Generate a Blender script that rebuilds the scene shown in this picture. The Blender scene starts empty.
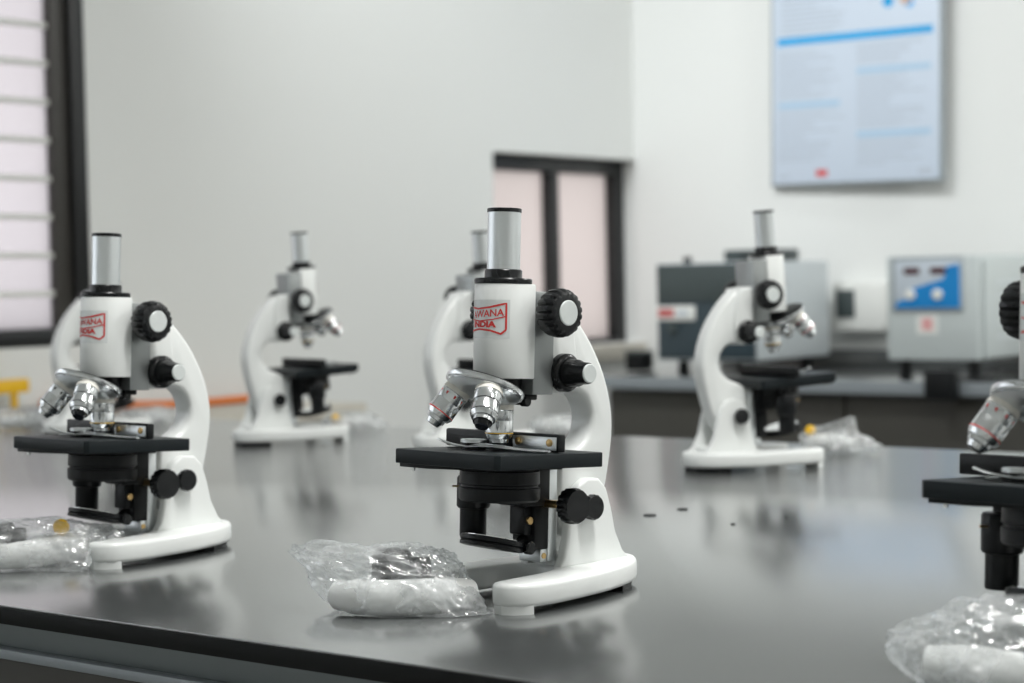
import bpy, bmesh, math, random
from mathutils import Vector, Matrix, noise
R = math.radians
random.seed(4)
scene = bpy.context.scene
COL = scene.collection

# ------------------------------------------------------------------ camera
TZ = 0.90                 # table top height
HC = 0.2190               # eye above the table
F = 1900.0                # focal length in pixels of a 1024 px wide frame
PITCH = math.atan(62.5 / F)
ROLL = R(1.25)
EYE = Vector((0, 0, TZ + HC))
fw = Vector((0, math.cos(PITCH), -math.sin(PITCH)))
rt0 = Vector((1, 0, 0)); up0 = rt0.cross(fw)
rt = rt0 * math.cos(ROLL) - up0 * math.sin(ROLL)
up = up0 * math.cos(ROLL) + rt0 * math.sin(ROLL)
cd = bpy.data.cameras.new('camera'); cam = bpy.data.objects.new('camera', cd); COL.objects.link(cam)
cam.matrix_world = Matrix(((rt.x, up.x, -fw.x, EYE.x), (rt.y, up.y, -fw.y, EYE.y), (rt.z, up.z, -fw.z, EYE.z), (0, 0, 0, 1)))
cd.sensor_width = 36; cd.lens = 36 * F / 1024; cd.clip_start = 0.05; cd.clip_end = 100
cd.dof.use_dof = True; cd.dof.focus_distance = 1.27; cd.dof.aperture_fstop = 8.0
scene.camera = cam

def ray(px, py):
    return fw * F + rt * (px - 512) - up * (py - 341.5)
def on_plane(px, py, p0, n):
    d = ray(px, py); t = (Vector(p0) - EYE).dot(n) / d.dot(n)
    return EYE + d * t
def on_z(px, py, z=TZ):
    return on_plane(px, py, (0, 0, z), Vector((0, 0, 1)))

PHI = R(38.2)
eA = Vector((math.cos(PHI), -math.sin(PHI), 0))     # along the poster wall, to the right
eB = Vector((math.sin(PHI), math.cos(PHI), 0))      # away from the camera
WALL_B = 4.962; WALL_A = -3.397
def P(a, b, z): return eA * a + eB * b + Vector((0, 0, z))
def ab(p): return p.dot(eA), p.dot(eB), p.z

# ------------------------------------------------------------------ materials
def mat(name, color, rough=0.5, metal=0.0, noise_amt=0.0, nscale=40, bump=0.0, bscale=200, spec=0.5, coat=0.0, rnoise=0.0):
    m = bpy.data.materials.new(name); m.use_nodes = True
    nt = m.node_tree; b = nt.nodes['Principled BSDF']
    c = (*color, 1) if len(color) == 3 else color
    b.inputs['Base Color'].default_value = c
    b.inputs['Roughness'].default_value = rough; b.inputs['Metallic'].default_value = metal
    b.inputs['Specular IOR Level'].default_value = spec; b.inputs['Coat Weight'].default_value = coat
    tc = nt.nodes.new('ShaderNodeTexCoord')
    if noise_amt or rnoise:
        n = nt.nodes.new('ShaderNodeTexNoise'); n.inputs['Scale'].default_value = nscale; n.inputs['Detail'].default_value = 4
        nt.links.new(tc.outputs['Object'], n.inputs['Vector'])
        if noise_amt:
            mx = nt.nodes.new('ShaderNodeMix'); mx.data_type = 'RGBA'
            mx.inputs[6].default_value = tuple(max(0, v * (1 - noise_amt)) for v in c[:3]) + (1,)
            mx.inputs[7].default_value = tuple(min(1, v * (1 + noise_amt)) for v in c[:3]) + (1,)
            nt.links.new(n.outputs['Fac'], mx.inputs[0]); nt.links.new(mx.outputs[2], b.inputs['Base Color'])
        if rnoise:
            mr = nt.nodes.new('ShaderNodeMapRange'); mr.inputs['To Min'].default_value = max(.02, rough - rnoise); mr.inputs['To Max'].default_value = rough + rnoise
            nt.links.new(n.outputs['Fac'], mr.inputs['Value']); nt.links.new(mr.outputs[0], b.inputs['Roughness'])
    if bump:
        n2 = nt.nodes.new('ShaderNodeTexNoise'); n2.inputs['Scale'].default_value = bscale
        nt.links.new(tc.outputs['Object'], n2.inputs['Vector'])
        bp = nt.nodes.new('ShaderNodeBump'); bp.inputs['Strength'].default_value = bump; bp.inputs['Distance'].default_value = 0.001
        nt.links.new(n2.outputs['Fac'], bp.inputs['Height']); nt.links.new(bp.outputs[0], b.inputs['Normal'])
    return m

M = {}
M['wall'] = mat('painted wall', (0.785, 0.80, 0.785), 0.6, noise_amt=.015, nscale=2, bump=.05)
M['ceiling'] = mat('ceiling paint', (0.85, 0.86, 0.84), 0.8, noise_amt=.01)
M['floor'] = mat('floor tile', (0.42, 0.42, 0.40), 0.35, noise_amt=.06, nscale=3)
M['table'] = mat('black phenolic bench top', (0.075, 0.081, 0.081), 0.23, noise_amt=.12, nscale=6, spec=1.0, rnoise=.03)
_b = M['table'].node_tree.nodes['Principled BSDF']
_b.inputs['Coat Weight'].default_value = 1.0; _b.inputs['Coat Roughness'].default_value = .17; _b.inputs['Coat IOR'].default_value = 1.6
M['slab_edge'] = mat('bench top edge', (0.006, 0.007, 0.007), 0.5, spec=.15, noise_amt=.1)
M['apron'] = mat('grey powder coated steel', (0.17, 0.195, 0.20), 0.45, noise_amt=.04)
M['dark_panel'] = mat('dark cupboard front', (0.045, 0.043, 0.036), 0.45, noise_amt=.08, nscale=8)
M['grey_edge'] = mat('grey worktop edge', (0.25, 0.28, 0.30), 0.4, noise_amt=.04)
M['enamel'] = mat('white enamel', (0.80, 0.825, 0.81), 0.32, noise_amt=.01, nscale=30, bump=.05, bscale=300, coat=.15)
M['black'] = mat('black bakelite', (0.008, 0.009, 0.010), 0.25, spec=.32, noise_amt=.1, nscale=60)
M['black_matt'] = mat('black painted metal', (0.008, 0.009, 0.010), 0.38, spec=.22, noise_amt=.1, nscale=60, bump=.04, bscale=500)
M['stage'] = mat('black stage paint', (0.012, 0.016, 0.018), 0.42, spec=.16, noise_amt=.1, nscale=80, bump=.03, bscale=600)
M['chrome'] = mat('chrome', (0.72, 0.74, 0.75), 0.2, 1.0, rnoise=.04, nscale=90)
M['satin'] = mat('satin aluminium', (0.70, 0.73, 0.74), 0.36, 1.0, rnoise=.05, nscale=120)
M['grey_metal'] = mat('grey painted rack', (0.33, 0.35, 0.35), 0.36, 0.55, noise_amt=.05)
M['brass'] = mat('brass', (0.55, 0.38, 0.17), 0.28, 1.0, noise_amt=.04)
M['cap'] = mat('pale knob cap', (0.66, 0.70, 0.69), 0.4, 0.1, noise_amt=.04, nscale=200)
M['red'] = mat('red print', (0.62, 0.035, 0.03), 0.5, noise_amt=.05)
M['yellow_ring'] = mat('yellow ring', (0.80, 0.50, 0.04), 0.4, noise_amt=.05)
M['white_ring'] = mat('matt white ring', (0.78, 0.76, 0.70), 0.45, noise_amt=.03)
M['sticker'] = mat('clear sticker', (0.70, 0.735, 0.73), 0.25, noise_amt=.02, nscale=60)
M['glass_dark'] = mat('lens glass', (0.02, 0.022, 0.03), 0.05, noise_amt=.1)
M['mirror'] = mat('mirror', (0.9, 0.9, 0.9), 0.03, 1.0, rnoise=.01)
M['frame_black'] = mat('black window frame', (0.010, 0.011, 0.012), 0.35, noise_amt=.1)
M['frame_brown'] = mat('dark brown sash', (0.045, 0.042, 0.038), 0.4, noise_amt=.1)
M['foam'] = mat('white foam wrap', (0.84, 0.85, 0.84), 0.8, noise_amt=.01, nscale=60, bump=.1, bscale=150)
M['yellow'] = mat('yellow plastic', (0.85, 0.50, 0.01), 0.35, noise_amt=.05)
M['orange'] = mat('orange rubber', (0.75, 0.19, 0.02), 0.4, noise_amt=.05)
M['machine_light'] = mat('pale grey cabinet', (0.52, 0.57, 0.57), 0.4, noise_amt=.03)
M['machine_side'] = mat('light grey steel', (0.60, 0.65, 0.67), 0.4, noise_amt=.03)
M['machine_dark'] = mat('blue grey steel', (0.035, 0.055, 0.068), 0.4, noise_amt=.06)
M['machine_top'] = mat('slate steel', (0.052, 0.068, 0.07), 0.4, noise_amt=.06)
M['blue'] = mat('blue panel print', (0.0, 0.215, 0.56), 0.35, noise_amt=.15, nscale=10)
M['panel_grey'] = mat('pale panel print', (0.50, 0.56, 0.62), 0.35, noise_amt=.05)
M['display'] = mat('dark red display', (0.07, 0.015, 0.02), 0.2, noise_amt=.1)
M['white_plastic'] = mat('white plastic', (0.76, 0.77, 0.74), 0.4, noise_amt=.03)
M['badge_red'] = mat('faded red badge', (0.50, 0.10, 0.10), 0.5, noise_amt=.1)
M['pink'] = mat('pink print', (0.72, 0.36, 0.36), 0.5, noise_amt=.1)
M['poster'] = mat('poster sheet', (0.60, 0.68, 0.79), 0.4, noise_amt=.02, nscale=4)
M['poster_blue'] = mat('poster cyan', (0.0, 0.36, 0.75), 0.4, noise_amt=.05)
M['poster_pale'] = mat('poster pale blue', (0.40, 0.58, 0.75), 0.4, noise_amt=.05)
M['poster_text'] = mat('poster grey print', (0.49, 0.55, 0.63), 0.5, noise_amt=.05)
M['poster_dark'] = mat('poster dark print', (0.15, 0.20, 0.28), 0.5, noise_amt=.05)
M['poster_edge'] = mat('poster edge', (0.30, 0.34, 0.36), 0.5, noise_amt=.05)
M['poster_tan'] = mat('poster warm print', (0.62, 0.42, 0.34), 0.5, noise_amt=.1)
M['screed'] = mat('beige sill', (0.60, 0.57, 0.50), 0.6, noise_amt=.05)

def film_mat():
    m = bpy.data.materials.new('clear plastic film'); m.use_nodes = True
    nt = m.node_tree; nt.nodes.clear()
    out = nt.nodes.new('ShaderNodeOutputMaterial')
    tr = nt.nodes.new('ShaderNodeBsdfTransparent'); tr.inputs[0].default_value = (.97, .98, .98, 1)
    gl = nt.nodes.new('ShaderNodeBsdfGlossy'); gl.inputs['Roughness'].default_value = .10; gl.inputs[0].default_value = (.95, .96, .96, 1)
    df = nt.nodes.new('ShaderNodeBsdfTranslucent'); df.inputs[0].default_value = (.93, .95, .96, 1)
    d2 = nt.nodes.new('ShaderNodeBsdfDiffuse'); d2.inputs[0].default_value = (.93, .95, .96, 1)
    tc = nt.nodes.new('ShaderNodeTexCoord'); nz = nt.nodes.new('ShaderNodeTexNoise'); nz.inputs['Scale'].default_value = 42; nz.inputs['Detail'].default_value = 5
    nt.links.new(tc.outputs['Object'], nz.inputs['Vector'])
    bp = nt.nodes.new('ShaderNodeBump'); bp.inputs['Strength'].default_value = .4; bp.inputs['Distance'].default_value = .003
    nt.links.new(nz.outputs['Fac'], bp.inputs['Height']); nt.links.new(bp.outputs[0], gl.inputs['Normal'])
    lw = nt.nodes.new('ShaderNodeLayerWeight'); lw.inputs['Blend'].default_value = .25; nt.links.new(bp.outputs[0], lw.inputs['Normal'])
    mr = nt.nodes.new('ShaderNodeMapRange'); mr.inputs['To Min'].default_value = .07; mr.inputs['To Max'].default_value = .34
    nt.links.new(lw.outputs['Facing'], mr.inputs['Value'])
    hz = nt.nodes.new('ShaderNodeMapRange'); hz.inputs['From Min'].default_value = .42; hz.inputs['From Max'].default_value = .72; hz.inputs['To Min'].default_value = .10; hz.inputs['To Max'].default_value = .66
    nt.links.new(nz.outputs['Fac'], hz.inputs['Value'])
    dd = nt.nodes.new('ShaderNodeMixShader'); dd.inputs[0].default_value = .5
    nt.links.new(df.outputs[0], dd.inputs[1]); nt.links.new(d2.outputs[0], dd.inputs[2])
    m1 = nt.nodes.new('ShaderNodeMixShader'); nt.links.new(hz.outputs[0], m1.inputs[0]); nt.links.new(tr.outputs[0], m1.inputs[1]); nt.links.new(dd.outputs[0], m1.inputs[2])
    m2 = nt.nodes.new('ShaderNodeMixShader'); nt.links.new(mr.outputs[0], m2.inputs[0]); nt.links.new(m1.outputs[0], m2.inputs[1]); nt.links.new(gl.outputs[0], m2.inputs[2])
    nt.links.new(m2.outputs[0], out.inputs[0])
    return m
M['film'] = film_mat()

def pane_mat(name, tint, stripes=False):
    """frosted window pane lit from outside"""
    m = bpy.data.materials.new(name); m.use_nodes = True
    nt = m.node_tree; nt.nodes.clear()
    out = nt.nodes.new('ShaderNodeOutputMaterial')
    t = nt.nodes.new('ShaderNodeBsdfTranslucent'); t.inputs[0].default_value = (*tint, 1)
    tc = nt.nodes.new('ShaderNodeTexCoord'); n = nt.nodes.new('ShaderNodeTexNoise'); n.inputs['Scale'].default_value = 1.5
    nt.links.new(tc.outputs['Object'], n.inputs['Vector'])
    mx = nt.nodes.new('ShaderNodeMix'); mx.data_type = 'RGBA'
    mx.inputs[6].default_value = tuple(v * .95 for v in tint) + (1,); mx.inputs[7].default_value = tuple(min(1, v * 1.05) for v in tint) + (1,)
    nt.links.new(n.outputs['Fac'], mx.inputs[0]); nt.links.new(mx.outputs[2], t.inputs[0])
    g = nt.nodes.new('ShaderNodeBsdfGlossy'); g.inputs['Roughness'].default_value = .2
    ms = nt.nodes.new('ShaderNodeMixShader'); ms.inputs[0].default_value = .05
    nt.links.new(t.outputs[0], ms.inputs[1]); nt.links.new(g.outputs[0], ms.inputs[2]); nt.links.new(ms.outputs[0], out.inputs[0])
    return m
M['pane'] = pane_mat('frosted pane', (.54, .52, .53))
M['pane_beige'] = pane_mat('beige frosted pane', (.535, .50, .487))
M['pane_clear'] = pane_mat('pale frosted pane', (.75, .76, .77))

# ------------------------------------------------------------------ mesh builder
class MB:
    def __init__(s): s.bm = bmesh.new(); s.mats = []
    def mi(s, m):
        if m not in s.mats: s.mats.append(m)
        return s.mats.index(m)
    def _take(s, bm2, m, mtx=None, smooth=False):
        i = s.mi(m)
        if mtx is not None: bm2.transform(mtx)
        vm = {v: s.bm.verts.new(v.co) for v in bm2.verts}
        for f in bm2.faces:
            try: nf = s.bm.faces.new([vm[v] for v in f.verts])
            except ValueError: continue
            nf.material_index = i; nf.smooth = f.smooth if smooth is None else smooth
        bm2.free()
    def box(s, lo, hi, m, bev=0.0, mtx=None, seg=2):
        b = bmesh.new(); bmesh.ops.create_cube(b, size=1)
        for v in b.verts:
            v.co = Vector([(lo[k] + hi[k]) / 2 + v.co[k] * (hi[k] - lo[k]) for k in range(3)])
        if bev: bmesh.ops.bevel(b, geom=b.edges[:], offset=bev, segments=seg, affect='EDGES', profile=.5)
        s._take(b, m, mtx, smooth=False); return s
    def lathe(s, prof, m, mtx=None, seg=40, knurl=0, kd=0.0, smooth=True, mats=None):
        """prof: list of (r, z[, knurled]); mats: material per profile segment"""
        b = s.bm; rings = []
        mtx = mtx or Matrix()
        for p in prof:
            ring = []
            for k in range(seg):
                a = 2 * math.pi * k / seg; r = p[0]
                if len(p) > 2 and p[2]: r *= 1 - kd * (0.5 + 0.5 * math.cos(a * knurl)) ** 3
                ring.append(b.verts.new(mtx @ Vector((r * math.cos(a), r * math.sin(a), p[1]))))
            rings.append(ring)
        for j in range(len(prof) - 1):
            i = s.mi(mats[j] if mats else m)
            for k in range(seg):
                f = b.faces.new((rings[j][k], rings[j][(k + 1) % seg], rings[j + 1][(k + 1) % seg], rings[j + 1][k]))
                f.material_index = i; f.smooth = smooth
        for ring, mm, fl in ((rings[0], mats[0] if mats else m, True), (rings[-1], mats[-1] if mats else m, False)):
            f = b.faces.new(ring[::-1] if fl else ring); f.material_index = s.mi(mm)
        return s
    def cyl(s, p0, p1, r0, m, r1=None, seg=28, bev=0.0, knurl=0, kd=0):
        p0 = Vector(p0); p1 = Vector(p1); d = p1 - p0; L = d.length; r1 = r0 if r1 is None else r1
        mt = Matrix.Translation(p0) @ d.to_track_quat('Z', 'Y').to_matrix().to_4x4()
        k = 1 if knurl else 0
        prof = [(r0 - bev, 0, 0), (r0, bev, k), (r1, L - bev, k), (r1 - bev, L, 0)] if bev else [(r0, 0, k), (r1, L, k)]
        return s.lathe(prof, m, mt, seg, knurl, kd)
    def prism(s, pts, y0, y1, m, bev=0.0, seg=3, plane='XZ', smooth=True, mtx=None):
        b = bmesh.new()
        fn = (lambda p, y: Vector((p[0], y, p[1]))) if plane == 'XZ' else (lambda p, y: Vector((p[0], p[1], y)))
        v0 = [b.verts.new(fn(p, y0)) for p in pts]; v1 = [b.verts.new(fn(p, y1)) for p in pts]
        f0 = b.faces.new(v0); f1 = b.faces.new(v1[::-1])
        for k in range(len(pts)):
            b.faces.new((v0[k], v1[k], v1[(k + 1) % len(pts)], v0[(k + 1) % len(pts)]))
        bmesh.ops.recalc_face_normals(b, faces=b.faces[:])
        if bev:
            ed = [e for e in b.edges if (f0 in e.link_faces or f1 in e.link_faces)]
            bmesh.ops.bevel(b, geom=ed, offset=bev, segments=seg, affect='EDGES', profile=.5)
        for f in b.faces: f.smooth = len(f.verts) == 4 and smooth
        s._take(b, m, mtx, smooth=None); return s
    def tube(s, pts, r, m, seg=10, caps=True, flat=1.0):
        pts = [Vector(p) for p in pts]; b = s.bm; i = s.mi(m); rings = []
        up_ = Vector((0, 0, 1))
        for k, p in enumerate(pts):
            t = (pts[min(k + 1, len(pts) - 1)] - pts[max(k - 1, 0)]).normalized()
            u = t.cross(up_)
            if u.length < 1e-3: u = Vector((1, 0, 0))
            u.normalize(); w = u.cross(t)
            rr = r[k] if isinstance(r, (list, tuple)) else r
            rings.append([b.verts.new(p + (u * math.cos(2 * math.pi * q / seg) + w * math.sin(2 * math.pi * q / seg) * flat) * rr) for q in range(seg)])
        for k in range(len(pts) - 1):
            for q in range(seg):
                f = b.faces.new((rings[k][q], rings[k][(q + 1) % seg], rings[k + 1][(q + 1) % seg], rings[k + 1][q])); f.smooth = True; f.material_index = i
        for ring in (rings[0][::-1], rings[-1]):
            f = b.faces.new(ring); f.material_index = i
        return s
    def raw(s, verts, faces, m, smooth=True):
        i = s.mi(m); vs = [s.bm.verts.new(v) for v in verts]
        for f in faces:
            nf = s.bm.faces.new([vs[k] for k in f]); nf.smooth = smooth; nf.material_index = i
        return s
    def build(s, name, parent=None, mtx=None, recalc=True, sharp=35):
        if recalc: bmesh.ops.recalc_face_normals(s.bm, faces=s.bm.faces[:])
        me = bpy.data.meshes.new(name)
        s.bm.to_mesh(me); s.bm.free()
        for m in s.mats: me.materials.append(m)
        try: me.set_sharp_from_angle(angle=R(sharp))
        except Exception: pass
        o = bpy.data.objects.new(name, me); COL.objects.link(o)
        if parent: o.parent = parent
        if mtx is not None: o.matrix_local = mtx
        return o

def empty(name, loc, rz=0.0):
    o = bpy.data.objects.new(name, None); COL.objects.link(o); o.location = loc; o.rotation_euler = (0, 0, rz)
    o.empty_display_size = .02; return o
def tag(o, label=None, cat=None, group=None, kind=None):
    if label: o['label'] = label
    if cat: o['category'] = cat
    if group: o['group'] = group
    if kind: o['kind'] = kind
    return o
def struct(o): o['kind'] = 'structure'; return o
def origin_to(o, p):
    """move a mesh object's origin to p without moving the mesh"""
    p = Vector(p); o.data.transform(Matrix.Translation(-p)); o.location = p; return o

ROOM = Matrix(((eA.x, eB.x, 0, 0), (eA.y, eB.y, 0, 0), (0, 0, 1, 0), (0, 0, 0, 1)))   # room (a, b, z) -> world

# ------------------------------------------------------------------ the room
A1 = 3.6; B0 = -2.6; CEIL = 3.1
# window 2 recess in the left wall
pl = WALL_A * eA
w2 = [ab(on_plane(x, y, pl, eA)) for x, y in ((492.5, 151), (636, 160), (636, 342))]
W2b0, W2b1 = w2[0][1], w2[1][1]; W2z1 = (w2[0][2] + w2[1][2]) / 2; W2z0 = w2[2][2]
w1 = [ab(on_plane(x, y, pl, eA)) for x, y in ((88, 170), (60, 346))]
W1b1 = w1[0][1]; W1b0 = W1b1 - 1.5; W1z0 = w1[1][2]; W1z1 = 2.45; W3b0, W3b1 = -2.2, W1b0 - .35
print('windows', W2b0, W2b1, W2z0, W2z1, W1b1, W1z0)

def wall_left():
    mb = MB(); T = .18
    bs = [W3b1, W1b0, W1b1, W2b0, W2b1, WALL_B + T]
    def seg(b0, b1, z0, z1): mb.box((WALL_A - T, b0, z0), (WALL_A, b1, z1), M['wall'])
    seg(bs[0], bs[1], 0, CEIL); seg(bs[2], bs[3], 0, CEIL); seg(bs[4], bs[5], 0, CEIL)
    seg(B0, W3b0, 0, CEIL); seg(W3b0, W3b1, 0, W1z0); seg(W3b0, W3b1, W1z1, CEIL)
    seg(bs[1], bs[2], 0, W1z0); seg(bs[1], bs[2], W1z1, CEIL)
    seg(bs[3], bs[4], 0, W2z0); seg(bs[3], bs[4], W2z1, CEIL)
    return struct(mb.build('wall_left', None, ROOM))
wall_left()
struct(MB().box((WALL_A - .18, B0 - .18, 0), (A1 + .18, B0, CEIL), M['wall']).build('wall_back', None, ROOM))
struct(MB().box((WALL_A, WALL_B, 0), (A1, WALL_B + .18, CEIL), M['wall']).build('wall_right', None, ROOM))
struct(MB().box((WALL_A - .18, B0, -.1), (A1, WALL_B + .18, 0), M['floor']).build('floor', None, ROOM))
struct(MB().box((WALL_A - .18, B0, CEIL), (A1, WALL_B + .18, CEIL + .1), M['ceiling']).build('ceiling', None, ROOM))

struct(MB().box((A1, B0, 0), (A1 + .18, WALL_B + .18, CEIL), M['wall']).build('wall_side', None, ROOM))

def window(name, b0, b1, z0, z1, depth, fw_r, fw_l, fw_t, fw_b, mull, pane, bars, sash):
    root = struct(empty(name, P(WALL_A - depth, (b0 + b1) / 2, z0), -PHI))
    def build(mb, n): 
        o = mb.build(n, None, None); o.data.transform(ROOM); o.parent = root
        root_inv = (Matrix.Translation(root.location) @ Matrix.Rotation(-PHI, 4, 'Z')).inverted()
        o.data.transform(root_inv); return o
    a0, a1 = WALL_A - depth - .06, WALL_A - depth
    f = MB()
    f.box((a0, b1 - fw_r, z0), (a1, b1, z1), M['frame_black'], .004)
    f.box((a0, b0, z0), (a1, b0 + fw_l, z1), M['frame_black'], .004)
    f.box((a0, b0 + fw_l, z1 - fw_t), (a1, b1 - fw_r, z1), M['frame_black'], .004)
    f.box((a0, b0 + fw_l, z0), (a1, b1 - fw_r, z0 + fw_b), M['frame_black'], .004)
    build(f, 'window_frame')
    if sash:
        s = MB()
        s.box((a0 + .01, b1 - fw_r - sash, z0 + fw_b), (a1 - .015, b1 - fw_r, z1 - fw_t), M['frame_brown'], .003)
        build(s, 'window_sash')
    for mb_, mw in mull:
        s = MB(); s.box((a0 + .005, mb_ - mw / 2, z0 + fw_b), (a1 - .004, mb_ + mw / 2, z1 - fw_t), M['frame_black'], .003); build(s, 'mullion')
    g = MB(); g.box((a0 + .02, b0 + fw_l, z0 + fw_b), (a0 + .024, b1 - fw_r - (sash or 0), z1 - fw_t), pane); build(g, 'window_pane')
    if bars:
        s = MB(); z = z0 + fw_b + bars * .9
        while z < z1 - fw_t:
            s.box((a0 + .0245, b0 + fw_l, z - .007), (a0 + .036, b1 - fw_r, z + .007), M['white_plastic'], .002); z += bars
        build(s, 'window_grille')
    return root
window('window_1', W1b0, W1b1, W1z0, W1z1, .0, .040, .05, .06, .040, [], M['pane'], .085, .044)
window('added_light_window', W3b0, W3b1, W1z0, W1z1, .0, .040, .05, .06, .040, [((W3b0 + W3b1) / 2, .06)], M['pane_clear'], 0, 0)  # unseen window, added to let more sky light into the room
mm = ab(on_plane(556, 200, (WALL_A - .05) * eA, eA))[1]; W2f = ab(on_plane(627, 250, (WALL_A - .05) * eA, eA))[1]
window('window_2', W2b0, W2f, W2z0, W2z1, .05, .062, .06, .046, .016, [(mm, .045)], M['pane_beige'], 0, 0)
# sill under window 2
s_ = MB().box((WALL_A, W2b0, W2z0 - .05), (WALL_A + .035, WALL_B - .002, W2z0 - .002), M['screed'], .004).build('trim_1', None, ROOM); struct(s_)

# ------------------------------------------------------------------ main lab table
def table():
    pts_n = [on_z(0, 606.4), on_z(560, 682.7)]; pts_f = [on_z(614, 434.6), on_z(960, 450.7)]
    bn = sum(p.dot(eB) for p in pts_n) / 2; bf = sum(p.dot(eB) for p in pts_f) / 2
    print('table b', [p.dot(eB) for p in pts_n], [p.dot(eB) for p in pts_f])
    a0, a1 = -3.12, 1.75
    ang = math.atan2(pts_n[1].dot(eB) - pts_n[0].dot(eB), pts_n[1].dot(eA) - pts_n[0].dot(eA))
    ang2 = math.atan2(pts_f[1].dot(eB) - pts_f[0].dot(eB), pts_f[1].dot(eA) - pts_f[0].dot(eA))
    print('table edge angles', math.degrees(ang), math.degrees(ang2))
    root = empty('lab_table', P((a0 + a1) / 2, (bn + bf) / 2, 0), -PHI)
    tag(root, 'long black-topped laboratory table carrying the row of white microscopes', 'table')
    W = (bf - bn) / 2; L = (a1 - a0) / 2
    MB().box((-L, -W, TZ - .0135), (L, W, TZ - .0016), M['slab_edge'], .0006).box((-L, -W, TZ - .0016), (L, W, TZ), M['table'], .0007).build('tabletop', root)
    MB().box((-L + .02, -W + .022, TZ - .040), (L - .02, W - .022, TZ - .0136), M['apron'], .002).build('apron', root)
    MB().box((-L + .02, -W + .012, TZ - .0425), (L - .02, -W + .0219, TZ - .0345), M['grey_edge'], .003).build('frame_rail', root)
    MB().box((-L + .12, -W + .10, .08), (L - .12, W - .10, TZ - .0401), M['dark_panel'], .003).build('cupboard_body', root)
    MB().box((-L + .16, -W + .14, 0), (L - .16, W - .14, .08), M['black_matt'], .002).build('plinth', root)
    return bn, bf
BN, BF = table()

# ------------------------------------------------------------------ microscope
JX, JZ = -.068, .0600
TILT = Matrix.Translation((JX, 0, JZ - .0010)) @ Matrix.Rotation(R(-3.2), 4, 'Y') @ Matrix.Translation((-JX, 0, -JZ))

def smooth_path(pts, n=6, closed=False):
    out = []; N = len(pts)
    rng = range(N) if closed else range(N - 1)
    g = (lambda i: pts[i % N]) if closed else (lambda i: pts[max(0, min(N - 1, i))])
    for i in rng:
        p0, p1, p2, p3 = [Vector(g(i + k)) for k in (-1, 0, 1, 2)]
        for k in range(n):
            t = k / n
            out.append(.5 * ((2 * p1) + (-p0 + p2) * t + (2 * p0 - 5 * p1 + 4 * p2 - p3) * t * t + (-p0 + 3 * p1 - 3 * p2 + p3) * t ** 3))
    if not closed: out.append(Vector(pts[-1]))
    return out

def text_mesh(txt, size, bold=0.0, sx=1.0):
    cu = bpy.data.curves.new('lettering', 'FONT'); cu.body = txt; cu.size = size; cu.align_x = 'RIGHT'; cu.offset = bold
    cu.resolution_u = 4
    o = bpy.data.objects.new('lettering', cu); COL.objects.link(o)
    dg = bpy.context.evaluated_depsgraph_get(); me = bpy.data.meshes.new_from_object(o.evaluated_get(dg))
    vs = [Vector((v.co.x * sx, v.co.y, 0)) for v in me.vertices]; fs = [list(p.vertices) for p in me.polygons]
    bpy.data.objects.remove(o); bpy.data.curves.remove(cu); bpy.data.meshes.remove(me)
    return vs, fs

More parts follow.
